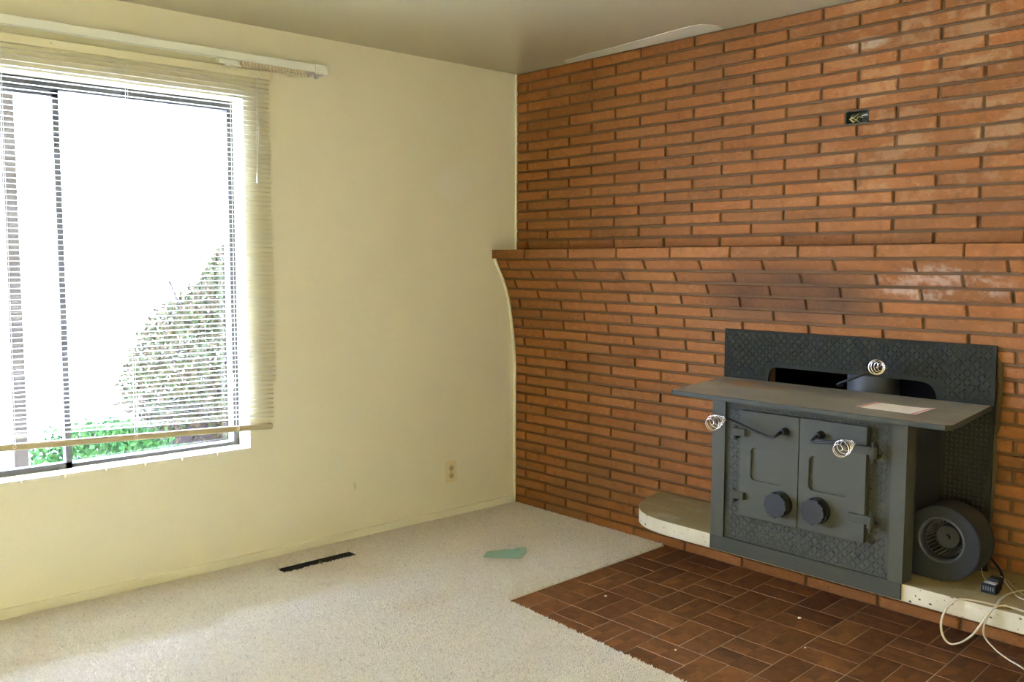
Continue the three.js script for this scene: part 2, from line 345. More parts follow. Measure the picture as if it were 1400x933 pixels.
// ------------------------------------------------------------------ carpet
{
  const t = thing('carpet', 'beige cut-pile wall-to-wall carpet with an L-shaped edge round the tiled hearth', 'carpet');
  const edgeX = (z) => 1.098 + 0.04 * z, edgeZ = (x) => 1.083 + 0.0625 * (x - 1.14);
  const s = poly([[0.012, 0.012], [edgeX(0.012), 0.012], [edgeX(1.083), 1.083], [4.2, edgeZ(4.2)], [4.2, 0.012], [ROOMX, 0.012], [ROOMX, ROOMZ], [0.012, ROOMZ]]);
  s.holes.push(rectHole(0.162, 0.234, 1.22, 1.603));
  const cmap = tex(512, 512, (u, v) => mixc([0.74, 0.66, 0.53], [0.82, 0.74, 0.6], fbm(u * 64, v * 64, 301, 3, 64)), { repeat: [2, 2] });
  mesh('backing', flat(extrude(s, 0.02), -0.006), mat(0xffffff, 0.95, { map: cmap, bumpMap: again(grain, 8, 8), bumpScale: 0.004 }), t);
  // pile: twisted tufts standing on the backing
  const tuft = mergeGeometries([0, 1, 2].map((k) => { const g = new THREE.ConeGeometry(0.0032, 0.0105, 4, 1, true); g.translate(0, 0.0045, 0); g.rotateX(0.4); g.rotateY(k * 2.1); g.translate(0.0017 * Math.cos(k * 2.1), 0, 0.0017 * Math.sin(k * 2.1)); return g; }));
  const spots = [], step = 0.0068;
  for (let z = 0.016; z < 3.1; z += step) for (let x = 0.016; x < 3.3; x += step) {
    const a = x + rr(-0.004, 0.004), b = z + rr(-0.004, 0.004);
    if (a < 0.014 || b < 0.014) continue;
    if (b < edgeZ(a) + 0.002 && a > edgeX(b) - 0.002) continue;
    if (a > 0.157 && a < 0.240 && b > 1.214 && b < 1.609) continue;
    if (a - 0.0 + b * 0.9 > 3.35) continue;
    spots.push([a, b]);
  }
  const pile = new THREE.InstancedMesh(tuft, mat(0xffffff, 0.95, { side: THREE.DoubleSide }), spots.length), m = new THREE.Matrix4(), q = new THREE.Quaternion(), e = new THREE.Euler(), c = new THREE.Color();
  spots.forEach(([x, z], i) => {
    const k = rr(0.75, 1.15), lump = fbm(x * 9, z * 9, 311, 3), dirt = smooth(0.6, 0.8, fbm(x * 2.1, z * 2.1, 321, 3));
    e.set(rr(-0.5, 0.5), rr(0, 6.28), rr(-0.5, 0.5)); q.setFromEuler(e);
    m.compose(V(x, -0.0055, z), q, V(k * 1.25, k * (0.8 + 0.3 * lump), k * 1.25)); pile.setMatrixAt(i, m);
    const b = rr(0.9, 1.06) * (rnd() < 0.04 ? 0.8 : 1); c.setRGB(0.8 * b * (1 - 0.08 * dirt), 0.725 * b * (1 - 0.12 * dirt), 0.6 * b * (1 - 0.18 * dirt)); pile.setColorAt(i, c);
  });
  named(pile, 'carpet_pile', t); stuff(pile);
}
{ // open floor register
  const t = thing('floor_vent', 'open rectangular floor register hole cut in the carpet by the window wall', 'floor vent', [0.198, 0, 1.4115]);
  const a = 0.0355, b = 0.191, duct = mat([0.09, 0.085, 0.08], 0.5, { metalness: 0.5 });
  mesh('duct_wall', [box(-a, a, -0.2, -0.006, -b, -b + 0.002), box(-a, a, -0.2, -0.006, b - 0.002, b), box(-a, -a + 0.002, -0.2, -0.006, -b, b), box(a - 0.002, a, -0.2, -0.006, -b, b), box(-a, a, -0.202, -0.2, -b, b)], duct, t);
  mesh('cross_brace', box(-a, a, -0.03, -0.012, -0.028, -0.022), mat([0.16, 0.17, 0.14], 0.6, { metalness: 0.4 }), t);
}
{ // scrap on the carpet
  const pts = [[0.676, 0.818], [0.632, 0.757], [0.664, 0.669], [0.69, 0.631], [0.684, 0.605], [0.711, 0.574], [0.772, 0.632], [0.815, 0.709], [0.758, 0.758], [0.685, 0.819]];
  const g = extrude(poly(pts), 0.0015); flat(g, 0);
  const o = thing('scrap', 'thin mint green scrap of sheet lying on the carpet near the tiles', 'scrap', [0, 0.0075, 0]);
  const green = mat([0.27, 0.42, 0.25], 0.5);
  mesh('sheet', g, green, o);
  const fold = extrude(poly([[0.70, 0.59], [0.711, 0.576], [0.77, 0.633], [0.775, 0.66], [0.735, 0.645]]), 0.0015); mesh('folded_corner', flat(fold, 0.0032), mat([0.36, 0.5, 0.3], 0.5), o);
}
{
  for (const [x, z, s, where] of [[2.038, 0.35, 0.008, 'pale plaster crumb on the tiles in the shade under the stove'], [1.37, 0.737, 0.006, 'pale plaster crumb on the tiles nearest the carpet corner'], [2.2, 0.585, 0.004, 'tiny pale crumb in the middle of the tiles before the stove'], [1.9, 0.95, 0.004, 'tiny pale crumb on the tiles beside the front carpet edge']]) {
    const g = new THREE.IcosahedronGeometry(s, 1), p = g.attributes.position;
    for (let i = 0; i < p.count; i++) { const k = 0.7 + 0.5 * hash(Math.round(p.getX(i) * 1e4), Math.round(p.getY(i) * 1e4), Math.round(p.getZ(i) * 1e4) + 7); p.setXYZ(i, p.getX(i) * k, p.getY(i) * k * 0.5, p.getZ(i) * k); } g.computeVertexNormals();
    const o = mesh('plaster_crumb', g, mat([0.6, 0.52, 0.4], 0.9), scene, [x, -0.012 + s * 0.35, z]);
    tag(o, where, 'crumb', 'plaster crumbs on the tiles');
  }
}

// ------------------------------------------------------------------ window
{
  const t = structure(named(new THREE.Group(), 'window_1'));
  const x0 = -0.165, x1 = -0.108, y0 = 0.522, y1 = WY1, f = 0.024;
  mesh('window_frame', [box(x0, x1, y1 - 0.042, y1, WZ0, WZ1), box(x0, x1, y0, y0 + f, WZ0, WZ1), box(x0, x1, y0 + f, y1 - 0.042, WZ0, WZ0 + 0.026), box(x0, x1, y0 + f, y1 - 0.042, WZ1 - 0.026, WZ1), box(x0, -0.128, y0, y1, 2.364, 2.386), box(x0, -0.128, y0, y1, 3.2, 3.225)], M.bronze, t);
  const sx0 = -0.128, sx1 = -0.094, sz0 = 2.374, sz1 = 3.25, sy0 = 0.531, sy1 = 2.05;
  const sash = mesh('sash', [box(sx0, sx1, sy0, sy1, sz0, sz0 + 0.024), box(sx0, sx1, sy0, sy1, sz1 - 0.024, sz1), box(sx0, sx1, sy0, sy0 + 0.024, sz0, sz1), box(sx0, sx1, sy1 - 0.024, sy1, sz0, sz1)], M.bronze, t);
  mesh('pane', box(-0.113, -0.110, sy0 + 0.022, sy1 - 0.022, sz0 + 0.022, sz1 - 0.022), M.glass, sash);
  mesh('pane', box(-0.147, -0.144, y0 + 0.02, y1 - 0.04, WZ0 + 0.02, 2.375), M.glass, t);
  mesh('pane', box(-0.147, -0.144, y0 + 0.02, y1 - 0.04, 3.215, WZ1 - 0.02), M.glass, t);
  mesh('latch', [box(-0.108, -0.092, 0.79, 0.86, 1.664, 1.674, 0.003), box(-0.108, -0.086, 0.80, 0.815, 1.662, 1.676, 0.003)], M.white, t).userData.label = 'pale latch';
  const sill = named(new THREE.Group(), 'sill', t);
  for (let k = 0; k < 15; k++) { const a = Math.max(WZ0 + 0.001, 1.638 + 0.159 * k), b = Math.min(1.638 + 0.159 * (k + 1), WZ1 - 0.001); if (b - a > 0.02) mesh('sill_tile', new RoundedBoxGeometry(0.115, 0.0165, b - a - 0.0045, 1, 0.002).translate(-0.0515, 0.5228 + rr(-0.0004, 0.0004), (a + b) / 2), M.paint, sill); }
}
{ // glazed patio door behind the camera
  const t = structure(named(new THREE.Group(), 'door_1'));
  const z0 = ROOMZ + 0.06, z1 = ROOMZ + 0.12, f = 0.05;
  mesh('door_frame', [box(2.3, 5.3, 2.07, 2.12, z0, z1), box(2.3, 5.3, 0.03, 0.08, z0, z1), box(2.3, 2.35, 0.08, 2.07, z0, z1), box(5.25, 5.3, 0.08, 2.07, z0, z1), box(3.77, 3.83, 0.08, 2.07, z0, z1)], M.bronze, t);
  mesh('pane', box(2.34, 3.78, 0.07, 2.08, z0 + 0.028, z0 + 0.032), M.glass, t);
  mesh('pane', box(3.82, 5.26, 0.07, 2.08, z0 + 0.028, z0 + 0.032), M.glass, t);
  // drawn sheer curtain, pleated, behind the camera
  const n = 240, pos = [], idx = [];
  for (let i = 0; i <= n; i++) { const x = 2.2 + 3.2 * i / n, z = ROOMZ - 0.07 + 0.025 * Math.sin(i * 0.55) + 0.01 * Math.sin(i * 0.21); pos.push(x, 0.03, z, x, 2.2, z); if (i < n) idx.push(2 * i, 2 * i + 2, 2 * i + 1, 2 * i + 1, 2 * i + 2, 2 * i + 3); }
  const g = new THREE.BufferGeometry(); g.setAttribute('position', new THREE.Float32BufferAttribute(pos, 3)); g.setIndex(idx); g.computeVertexNormals();
  const c = thing('curtain', 'drawn cream sheer curtain over the patio door behind the camera', 'curtain');
  mesh('fabric', g, new THREE.MeshPhysicalMaterial({ color: lin(0.7, 0.54, 0.2), roughness: 1, transmission: 0.45, thickness: 0, side: THREE.DoubleSide }), c);
  mesh('pole', rod([2.1, 2.22, ROOMZ - 0.07], [5.5, 2.22, ROOMZ - 0.07], 0.014), M.steel, c);
}

// ------------------------------------------------------------------ venetian blind
{
  const t = thing('venetian_blind', 'cream horizontal mini blind hanging open in front of the window', 'blind');
  const zA = 1.515, zB = 4.09;
  const head = mesh('headrail', [box(0.001, 0.032, 2.187, 2.22, zA, zB, 0.002)], M.cream, t);
  for (const z of [1.56, 2.43]) mesh('screw', cyl(0.0325, 2.205, z, 0.0035, 0.002, 'x', 0.003, 10), M.steel, head);
  const N = 73, pitch = 0.0208, top = 2.166, w = 0.0108;
  const arc = []; for (let k = 0; k <= 6; k++) { const a = -1 + k / 3; arc.push([0.0215 + w * a, 0.0019 * (1 - a * a)]); }
  const sl = poly([...arc, ...arc.slice().reverse().map(([x, y]) => [x, y - 0.0005])]);
  const slatGeo = extrude(sl, zB - zA - 0.012);
  for (let i = 0; i < N; i++) {
    const k = clamp((i - (N - 13)) / 12), o = mesh('slat', slatGeo, M.slat, t, [0, top - pitch * i - 0.004 * k, zA + 0.004 + (i > N - 9 ? 0.012 : 0.004 * Math.sin(i * 1.7) * 0.4)]);
    o.rotation.x = -0.041 * k; 
  }
  const rail = mesh('bottom_rail', new RoundedBoxGeometry(0.026, 0.027, zB - zA - 0.012, 3, 0.009).translate(0.0215, 0, (zB - zA) / 2), M.rail, t, [0, 0.622, zA + 0.016]);
  rail.rotation.x = -0.041;
  for (const z of [2.1475, 1.6975, 2.605, 3.1, 3.6, 3.98]) {
    const yb = 0.62 + 0.041 * (z - zA);
    for (const x of [0.0348, 0.0082]) mesh('ladder_cord', rod([x, 2.19, z], [x, yb, z + 0.008], 0.0011, 6), M.cord, t);
    mesh('cord_clip', new THREE.TorusGeometry(0.006, 0.0013, 6, 14).rotateY(Math.PI / 2).translate(0.036, yb + 0.004, z + 0.012), M.cord, t);
  }
  const pull = mesh('pull_cord', [tube([[0.036, 2.185, 1.585], [0.038, 2.08, 1.588], [0.038, 1.95, 1.582], [0.037, 1.85, 1.588], [0.038, 1.768, 1.592]], 0.0012, 40, 6), tube([[0.036, 2.185, 1.589], [0.038, 2.05, 1.589], [0.038, 1.93, 1.594], [0.037, 1.84, 1.59], [0.038, 1.768, 1.594]], 0.0012, 40, 6)], M.cord, t);
  mesh('tassel', new THREE.LatheGeometry([[0.0001, 0.045], [0.003, 0.044], [0.004, 0.035], [0.006, 0.012], [0.0062, 0.003], [0.004, 0], [0.0001, 0]].map((p) => V2(...p)), 14).translate(0.038, 1.725, 1.593), M.white, pull);
}
{ // traverse curtain rod
  const t = thing('curtain_rod', 'white metal traverse curtain rod fixed above the blind with carriers bunched at its end', 'curtain rod');
  const zA = 1.262, zB = 4.35, yb = 2.238, yt = 2.272;
  const s = poly([[0.066, yb], [0.07, yb], [0.07, yb + 0.004], [0.07, yt - 0.003], [0.088, yt - 0.003], [0.088, yb + 0.0], [0.096, yb], [0.096, yb + 0.003], [0.0915, yb + 0.003], [0.0915, yt], [0.066, yt]]);
  const g = extrude(s, zB - zA - 0.06); g.translate(0, 0, zA + 0.06);
  mesh('track', g, M.white, t);
  mesh('end_cap', new RoundedBoxGeometry(0.034, 0.043, 0.062, 2, 0.003).translate(0.0815, 2.2535, zA + 0.031), M.white, t);
  mesh('end_bracket', [box(0.0, 0.07, 2.258, 2.262, zA + 0.02, zA + 0.045), box(0.0, 0.003, 2.225, 2.275, zA + 0.015, zA + 0.05)], M.white, t);
  mesh('end_bracket', [box(0.0, 0.07, 2.258, 2.262, 4.2, 4.225), box(0.0, 0.003, 2.225, 2.275, 4.195, 4.23)], M.white, t);
  mesh('pulley', [cyl(0.082, 2.222, zA + 0.05, 0.011, 0.01, 'x'), cyl(0.082, 2.224, zA + 0.088, 0.009, 0.01, 'x'), box(0.074, 0.09, 2.228, 2.24, zA + 0.02, zA + 0.11, 0.002)], M.steel, t);
  const carrier = [box(0.073, 0.086, 2.223, 2.244, -0.007, 0.007, 0.002), new THREE.TorusGeometry(0.0055, 0.0014, 6, 14).translate(0.0795, 2.219, 0)], cg = merge(carrier);
  for (let k = 0; k < 20; k++) mesh('carrier', cg, M.beige, t, [0, rr(-0.0008, 0.0008), 1.372 + k * 0.0158]);
  mesh('master_carrier', [box(0.07, 0.1, 2.232, 2.236, 1.69, 1.80), box(0.096, 0.1, 2.214, 2.236, 1.70, 1.79, 0.001), box(0.074, 0.09, 2.21, 2.217, 1.685, 1.755, 0.001)], M.white, t);
}
{ // wall outlet
  const t = thing('wall_outlet', 'small cream electrical outlet plate low on the painted wall', 'outlet', [0, 0.2425, 0.475]);
  mesh('cover_plate', new RoundedBoxGeometry(0.007, 0.118, 0.074, 2, 0.003).translate(0.0035, 0, 0), mat([0.72, 0.6, 0.33], 0.4), t);
  for (const y of [0.021, -0.021]) {
    const r = mesh('receptacle', cyl(0.0075, y, 0, 0.0165, 0.003, 'x', 0.0165, 20), mat([0.5, 0.42, 0.24], 0.5), t);
    mesh('slot', [box(0.0085, 0.0095, y - 0.004, y + 0.005, -0.008, -0.005), box(0.0085, 0.0095, y - 0.004, y + 0.005, 0.005, 0.008), cyl(0.009, y - 0.009, 0, 0.003, 0.001, 'x', 0.003, 8)], M.black, r);
  }
  mesh('screw', cyl(0.0075, 0, 0, 0.003, 0.002, 'x', 0.003, 10), M.steel, t);
}

// ------------------------------------------------------------------ hearth slab
{
  const speck = (x, y, dusty) => {
    let c = mixc([0.48, 0.42, 0.275], [0.40, 0.345, 0.215], fbm(x * 14, y * 14, 401, 4));
    if (dusty) { c = mixc(c, [0.28, 0.21, 0.08], 0.92 * smooth(0.05, 0.5, fbm(x * 5, y * 9, 411, 4))); c = mixc(c, [0.3, 0.2, 0.09], 0.35 * smooth(0.5, 0.75, fbm(x * 3 + y * 6, y * 18 - x * 8, 421, 4))); }
    const cell = 0.026, i = Math.floor(x / cell), j = Math.floor(y / cell);
    for (let a = -1; a <= 1; a++) for (let b = -1; b <= 1; b++) {
      const h = hash(i + a, j + b, 431); if (h > 0.62) continue;
      const px = (i + a + hash(i + a, j + b, 433)) * cell, py = (j + b + hash(i + a, j + b, 437)) * cell, r = 0.0012 + 0.0052 * Math.pow(hash(i + a, j + b, 439), 2.4);
      const d = Math.hypot(x - px, (y - py) * (1 + 0.8 * hash(i + a, j + b, 441))) / r, k = 1 - smooth(0.6, 1.2, d);
      c = mixc(c, hash(i + a, j + b, 443) < 0.6 ? [0.05, 0.035, 0.03] : [0.36, 0.2, 0.12], k * (dusty ? 0.55 : 0.95));
    }
    return c;
  };
  const topMap = tex(2048, 512, (u, v) => speck(u * 2.4, v * 0.6, true), { repeat: [1 / 2.4, 1 / 0.6] });
  const sideMap = tex(2048, 128, (u, v) => speck(u * 2.4 + 7, v * 0.15 + 3, false), { repeat: [1 / 2.4, 1 / 0.15] });
  const s = new THREE.Shape(); s.moveTo(1.068, 0.0); s.bezierCurveTo(1.072, 0.1, 1.1, 0.22, 1.2, 0.325); s.bezierCurveTo(1.27, 0.39, 1.36, 0.405, 1.47, 0.405); s.lineTo(3.3, 0.405); s.lineTo(3.3, 0.0); s.closePath();
  const g = extrude(s, 0.0575, { bevelEnabled: true, bevelThickness: 0.002, bevelSize: 0.002, bevelOffset: -0.002, bevelSegments: 1, curveSegments: 20 });
  flat(g, 0.2525); g.translate(0, -0.002, 0);
  const p = g.attributes.position, n = g.attributes.normal, uv = g.attributes.uv;
  for (let i = 0; i < p.count; i++) if (Math.abs(n.getY(i)) < 0.9) uv.setXY(i, p.getX(i) - 0.6 * p.getZ(i), p.getY(i)); else uv.setXY(i, p.getX(i), p.getZ(i));
  const o = mesh('hearth_slab', g, [matte(0xffffff, 0.9, { specularIntensity: 0.15, map: topMap, bumpMap: again(grain, 4, 4), bumpScale: 0.0012 }), matte(0xffffff, 0.8, { map: sideMap, bumpMap: again(grain, 4, 4), bumpScale: 0.0015 })]);
  tag(o, 'cream speckled stone hearth ledge with a rounded end jutting from the brick wall', 'hearth');
}

// ------------------------------------------------------------------ wood stove
function lozenge(len, wid, high) {
  const r = []; for (let k = 0; k < 8; k++) { const a = k * Math.PI / 4, c = Math.cos(a), s = Math.sin(a); r.push([len / 2 * Math.sign(c) * Math.pow(Math.abs(c), 0.8), wid / 2 * s, 0]); }
  const pos = [], A = [-len * 0.26, 0, high], B = [len * 0.26, 0, high];
  for (let k = 0; k < 8; k++) { const p = r[k], q = r[(k + 1) % 8], mid = (p[0] + q[0]) / 2; const T = mid > 0 ? B : A; pos.push(...p, ...q, ...T); if (Math.abs(mid) < 1e-6 || (p[0] * q[0] <= 0 && Math.abs(p[0] - q[0]) > 1e-6)) { } }
  pos.push(...r[2], ...A, ...B); pos.push(...r[6], ...B, ...A);
  const g = new THREE.BufferGeometry(); g.setAttribute('position', new THREE.Float32BufferAttribute(pos, 3)); g.computeVertexNormals(); return g;
}
const loz = [lozenge(0.0165, 0.0058, 0.0024), lozenge(0.0165, 0.0058, 0.0024)]; loz[0].rotateZ(0.86); loz[1].rotateZ(-0.86);
function tread(x0, x1, y0, y1, z, clear = () => false, d = 0.0172) {
  const list = []; let j = 0;
  for (let y = y0 + 0.012; y < y1 - 0.008; y += d, j++) { let i = 0; for (let x = x0 + 0.012; x < x1 - 0.01; x += d, i++) { if (clear(x, y)) continue; list.push(loz[(i + j) % 2].clone().translate(x, y, z)); } }
  return mergeGeometries(list);
}
function coil(parent, base, tip, m) {   // bulbous spring-wire grip from base towards tip
  const A = V(...base), B = V(...tip), L = A.distanceTo(B), pts = [], turns = 6, n = turns * 22;
  for (let k = 0; k <= n; k++) { const u = k / n, prof = u < 0.78 ? 0.0085 + 0.0195 * Math.pow(Math.sin(u / 0.78 * Math.PI / 2), 1.6) : 0.006 + 0.022 * Math.sqrt(Math.max(0, 1 - Math.pow((u - 0.78) / 0.22, 2))); const a = u * turns * 2 * Math.PI; const h = u < 0.8 ? u : 0.8 + (u - 0.8) * 0.8; pts.push(V(prof * Math.cos(a), h * L, prof * Math.sin(a))); }
  const g = new THREE.TubeGeometry(new THREE.CatmullRomCurve3(pts), n * 2, 0.0021, 7);
  g.applyQuaternion(new THREE.Quaternion().setFromUnitVectors(V(0, 1, 0), B.sub(A).normalize())); g.translate(...A.toArray());
  const o = mesh('coil_grip', g, M.chrome, parent); o.userData.label = m;
  const core = rod(base, V(...base).lerp(V(...tip), 0.62).toArray(), 0.0065, 10); mesh('grip_core', core, M.rust, parent); return o;
}
{
  const t = thing('wood_stove', 'black diamond-plate wood stove with two doors and coil handles set into the brick fireplace', 'stove', [2.05, 0.252, 0.2]);
  const ox = 2.05, oy = 0.252, oz = 0.2;
  const P = (name, g, m, parent = t) => { const q = Array.isArray(g) ? merge(g) : g; q.translate(-ox, -oy, -oz); return mesh(name, q, m, parent); };
  P('body', [box(1.69, 2.432, 0.2535, 0.846, 0.06, 0.398, 0.004)], M.ironDark);
  const front = P('front_panel', box(1.70, 2.425, 0.2535, 0.846, 0.394, 0.401), M.iron);
  stuff(P('tread_pattern', tread(1.722, 2.408, 0.256, 0.846, 0.401, (x, y) => x > 1.81 && x < 2.32 && y > 0.38 && y < 0.785), M.tread, front));
  for (const [a, b, c] of [[1.655, 1.718, 1.655], [2.412, 2.466, 2.456]]) P('corner_post', [box(a, b, 0.2535, 0.846, 0.403, 0.413, 0.0015), box(c, c + 0.01, 0.2535, 0.846, 0.34, 0.404)], M.ironDoor);
  P('base_trim', [box(1.654, 2.462, 0.196, 0.2525, 0.4065, 0.414, 0.0015), box(1.654, 2.462, 0.2525, 0.256, 0.401, 0.4135)], M.iron);
  // warming top: a flared steel plate, dusty, with rust at the back left
  {
    const topMap = tex(1024, 512, (u, v) => {
      const x = 1.4 + u * 1.4, z = v * 0.7, n = fbm(x * 4, z * 6, 501, 4), f = fbm(x * 30, z * 30, 511, 3);
      let c = mixc([0.24, 0.21, 0.135], [0.37, 0.33, 0.215], clamp(1.5 * (n - 0.22))); c = mixc(c, [0.26, 0.25, 0.2], 0.5 * smooth(0.55, 0.8, f));
      const e = 1 - smooth(0.4, 1, Math.hypot((x - 1.73) / 0.2, (z - 0.2) / 0.12)); c = mixc(c, [0.36, 0.17, 0.06], 0.95 * e * smooth(0.25, 0.5, fbm(x * 9, z * 14, 521, 3)));
      return c;
    }, { repeat: [1 / 1.4, 1 / 0.7] });
    topMap.offset.set(-1, 0);
    const s = poly([[1.462, 0.06], [2.607, 0.06], [2.684, 0.575], [2.668, 0.6], [1.592, 0.6], [1.577, 0.585]]);
    const g = extrude(s, 0.013, { bevelEnabled: true, bevelThickness: 0.0025, bevelSize: 0.003, bevelOffset: -0.003, bevelSegments: 2 });
    flat(g, 0.8635);
    P('top_plate', g, [matte(0xffffff, 0.5, { map: topMap, bumpMap: again(fineGrain, 4, 4), bumpScale: 0.0006 }), M.iron]);
  }
  { // raised back plate with the two rounded cut-outs over the flue
    const s = new THREE.Shape(); s.moveTo(1.456, 0.2535);
    s.lineTo(1.456, 1.082); s.lineTo(2.612, 1.082); s.lineTo(2.612, 0.2535); s.closePath();
    const h1 = new THREE.Path(); h1.moveTo(1.683, 0.862); h1.lineTo(2.406, 0.862); h1.bezierCurveTo(2.402, 0.905, 2.385, 0.926, 2.33, 0.928); h1.lineTo(1.725, 0.928); h1.bezierCurveTo(1.695, 0.928, 1.685, 0.91, 1.683, 0.862); s.holes.push(h1);
    const back = P('back_plate', extrude(s, 0.007, { bevelEnabled: true, bevelThickness: 0.001, bevelSize: 0.001, bevelOffset: -0.001, bevelSegments: 1 }).translate(0, 0, 0.045), M.plateBlack);
    const inHole = (x, y) => y < 0.94 && y > 0.85 && x > 1.67 && x < 2.42;
    stuff(P('tread_pattern', mergeGeometries([tread(1.46, 2.61, 0.868, 1.078, 0.053, inHole), tread(2.44, 2.61, 0.262, 0.845, 0.053)]), M.treadBlack, back));
    const fib = matte([0.17, 0.125, 0.055], 0.95, { bumpMap: again(grain, 20, 20), bumpScale: 0.006 });
    const pts = []; for (let y = 0.26; y <= 1.05; y += 0.025) pts.push([2.607 + 0.014 * fbm(y * 14, 1, 551, 3) - 0.004 + (y > 0.78 && y < 1.03 ? 0.009 : 0), y, 0.026 + 0.006 * rnd()]);
    P('insulation', tube(pts, 0.0085, 90, 7), fib, back).userData.label = 'tan fibre packing at the edge';
    const pt2 = []; for (let x = 2.05; x <= 2.6; x += 0.03) pt2.push([x, 1.073 + 0.009 * fbm(x * 14, 3, 561, 3), 0.026]);
    P('insulation', tube(pt2, 0.0075, 70, 7), fib, back);
  }
  P('flue_collar', [new THREE.CylinderGeometry(0.1, 0.1, 0.3, 40).translate(2.1, 0.95, -0.062)], mat([0.06, 0.06, 0.052], 0.6, { metalness: 0.2 }));
  { // damper rod over the collar
    const r = P('damper_rod', [tube([[2.052, 0.89, 0.1], [2.07, 0.9, 0.165], [2.14, 0.934, 0.16], [2.2, 0.965, 0.12], [2.222, 0.974, 0.115], [2.228, 0.977, 0.13]], 0.0055, 50, 8)], M.ironDark);
    coil(r, [2.226 - ox, 0.976 - oy, 0.115 - oz], [2.248 - ox, 0.988 - oy, 0.235 - oz], 'bright coiled wire grip');
  }
  // doors
  const door = (x0, x1, y0, y1, w, hingeX, sgn) => {
    const s = poly([[x0, y0], [x1, y0], [x1, y1], [x0, y1]]);
    s.holes.push(roundedRect(w[0], w[1], w[2], w[3], 0.02, new THREE.Path()));
    const d = P('door', extrude(s, 0.02, { bevelEnabled: true, bevelThickness: 0.0015, bevelSize: 0.0015, bevelOffset: -0.0015, bevelSegments: 2, curveSegments: 10 }).translate(0, 0, 0.411), M.ironDoor);
    P('recessed_panel', box(w[0] - 0.006, w[1] + 0.006, w[2] - 0.006, w[3] + 0.006, 0.4115, 0.4215), M.ironDoor, d);
    return d;
  };
  const dl = door(1.803, 2.0615, 0.371, 0.794, [1.853, 2.003, 0.521, 0.651]), dr = door(2.0645, 2.329, 0.374, 0.795, [2.106, 2.263, 0.527, 0.659]);
  for (const y of [0.707, 0.452]) {
    P('hinge', [new RoundedBoxGeometry(0.064, 0.03, 0.02, 2, 0.003).translate(1.803, y, 0.442), cyl(1.782, y - 0.006, 0.438, 0.009, 0.055, 'y', 0.009, 12), box(1.765, 1.79, y - 0.03, y - 0.016, 0.401, 0.442, 0.002)], M.ironDoor, dl);
  }
  for (const y of [0.714, 0.463]) {
    P('hinge', [new RoundedBoxGeometry(0.088, 0.03, 0.016, 2, 0.003).translate(2.318, y, 0.441), cyl(2.355, y, 0.438, 0.014, 0.03, 'y', 0.014, 16), cyl(2.355, y - 0.022, 0.436, 0.012, 0.012, 'y', 0.012, 16), box(2.345, 2.37, y - 0.029, y - 0.016, 0.401, 0.436, 0.002), cyl(2.355, y - 0.005, 0.438, 0.005, 0.075, 'y', 0.005, 8)], M.ironDoor, dr);
  }
  const knob = (d, x, y) => {
    const g = [cyl(x, y, 0.4415, 0.05, 0.018, 'z', 0.05, 32)], s = new THREE.Shape();
    for (let k = 0; k <= 60; k++) { const a = k / 60 * 2 * Math.PI, r = 0.0465 + 0.0012 * Math.cos(a * 10); k ? s.lineTo(x + r * Math.cos(a), y + r * Math.sin(a)) : s.moveTo(x + r * Math.cos(a), y + r * Math.sin(a)); }
    g.push(extrude(s, 0.022, { bevelEnabled: true, bevelThickness: 0.002, bevelSize: 0.002, bevelOffset: -0.002, bevelSegments: 2 }).translate(0, 0, 0.452));
    for (let k = 0; k < 9; k++) { const a = k / 9 * 2 * Math.PI + 0.3; g.push(box(-0.004, 0.004, 0.043, 0.0495, 0.448, 0.476, 0.001).translate(0, 0, 0).rotateZ(a).translate(x, y, 0)); }
    const o = P('draft_knob', g, M.ironDark, d); return o;
  };
  knob(dl, 1.992, 0.452); knob(dr, 2.148, 0.458);
  {
    P('handle', [new THREE.CylinderGeometry(0.011, 0.017, 0.03, 16).rotateX(Math.PI / 2).translate(2.004, 0.735, 0.447), tube([[2.004, 0.735, 0.445], [2.002, 0.733, 0.47], [1.99, 0.719, 0.487], [1.965, 0.716, 0.49], [1.90, 0.731, 0.491], [1.80, 0.758, 0.492], [1.775, 0.763, 0.494], [1.771, 0.763, 0.515]], 0.0062, 80, 10, 0.3)], M.ironDark, dl);
    coil(dl, [1.771 - ox, 0.763 - oy, 0.495 - oz], [1.795 - ox, 0.757 - oy, 0.625 - oz], 'bright coiled wire grip');
    P('handle', [new THREE.CylinderGeometry(0.011, 0.017, 0.03, 16).rotateX(Math.PI / 2).translate(2.152, 0.742, 0.447), tube([[2.152, 0.742, 0.445], [2.15, 0.74, 0.468], [2.142, 0.724, 0.482], [2.16, 0.722, 0.484], [2.23, 0.733, 0.484], [2.295, 0.744, 0.484], [2.306, 0.745, 0.488], [2.308, 0.744, 0.51]], 0.0058, 80, 10, 0.3)], M.ironDark, dr);
    coil(dr, [2.307 - ox, 0.744 - oy, 0.49 - oz], [2.322 - ox, 0.735 - oy, 0.62 - oz], 'bright coiled wire grip');
  }
  for (const [x, y] of [[1.79, 0.818], [2.065, 0.818], [2.34, 0.818], [2.4, 0.27]]) P('bolt', cyl(x, y, 0.404, 0.006, 0.006, 'z', 0.004, 8), M.ironDoor);
}
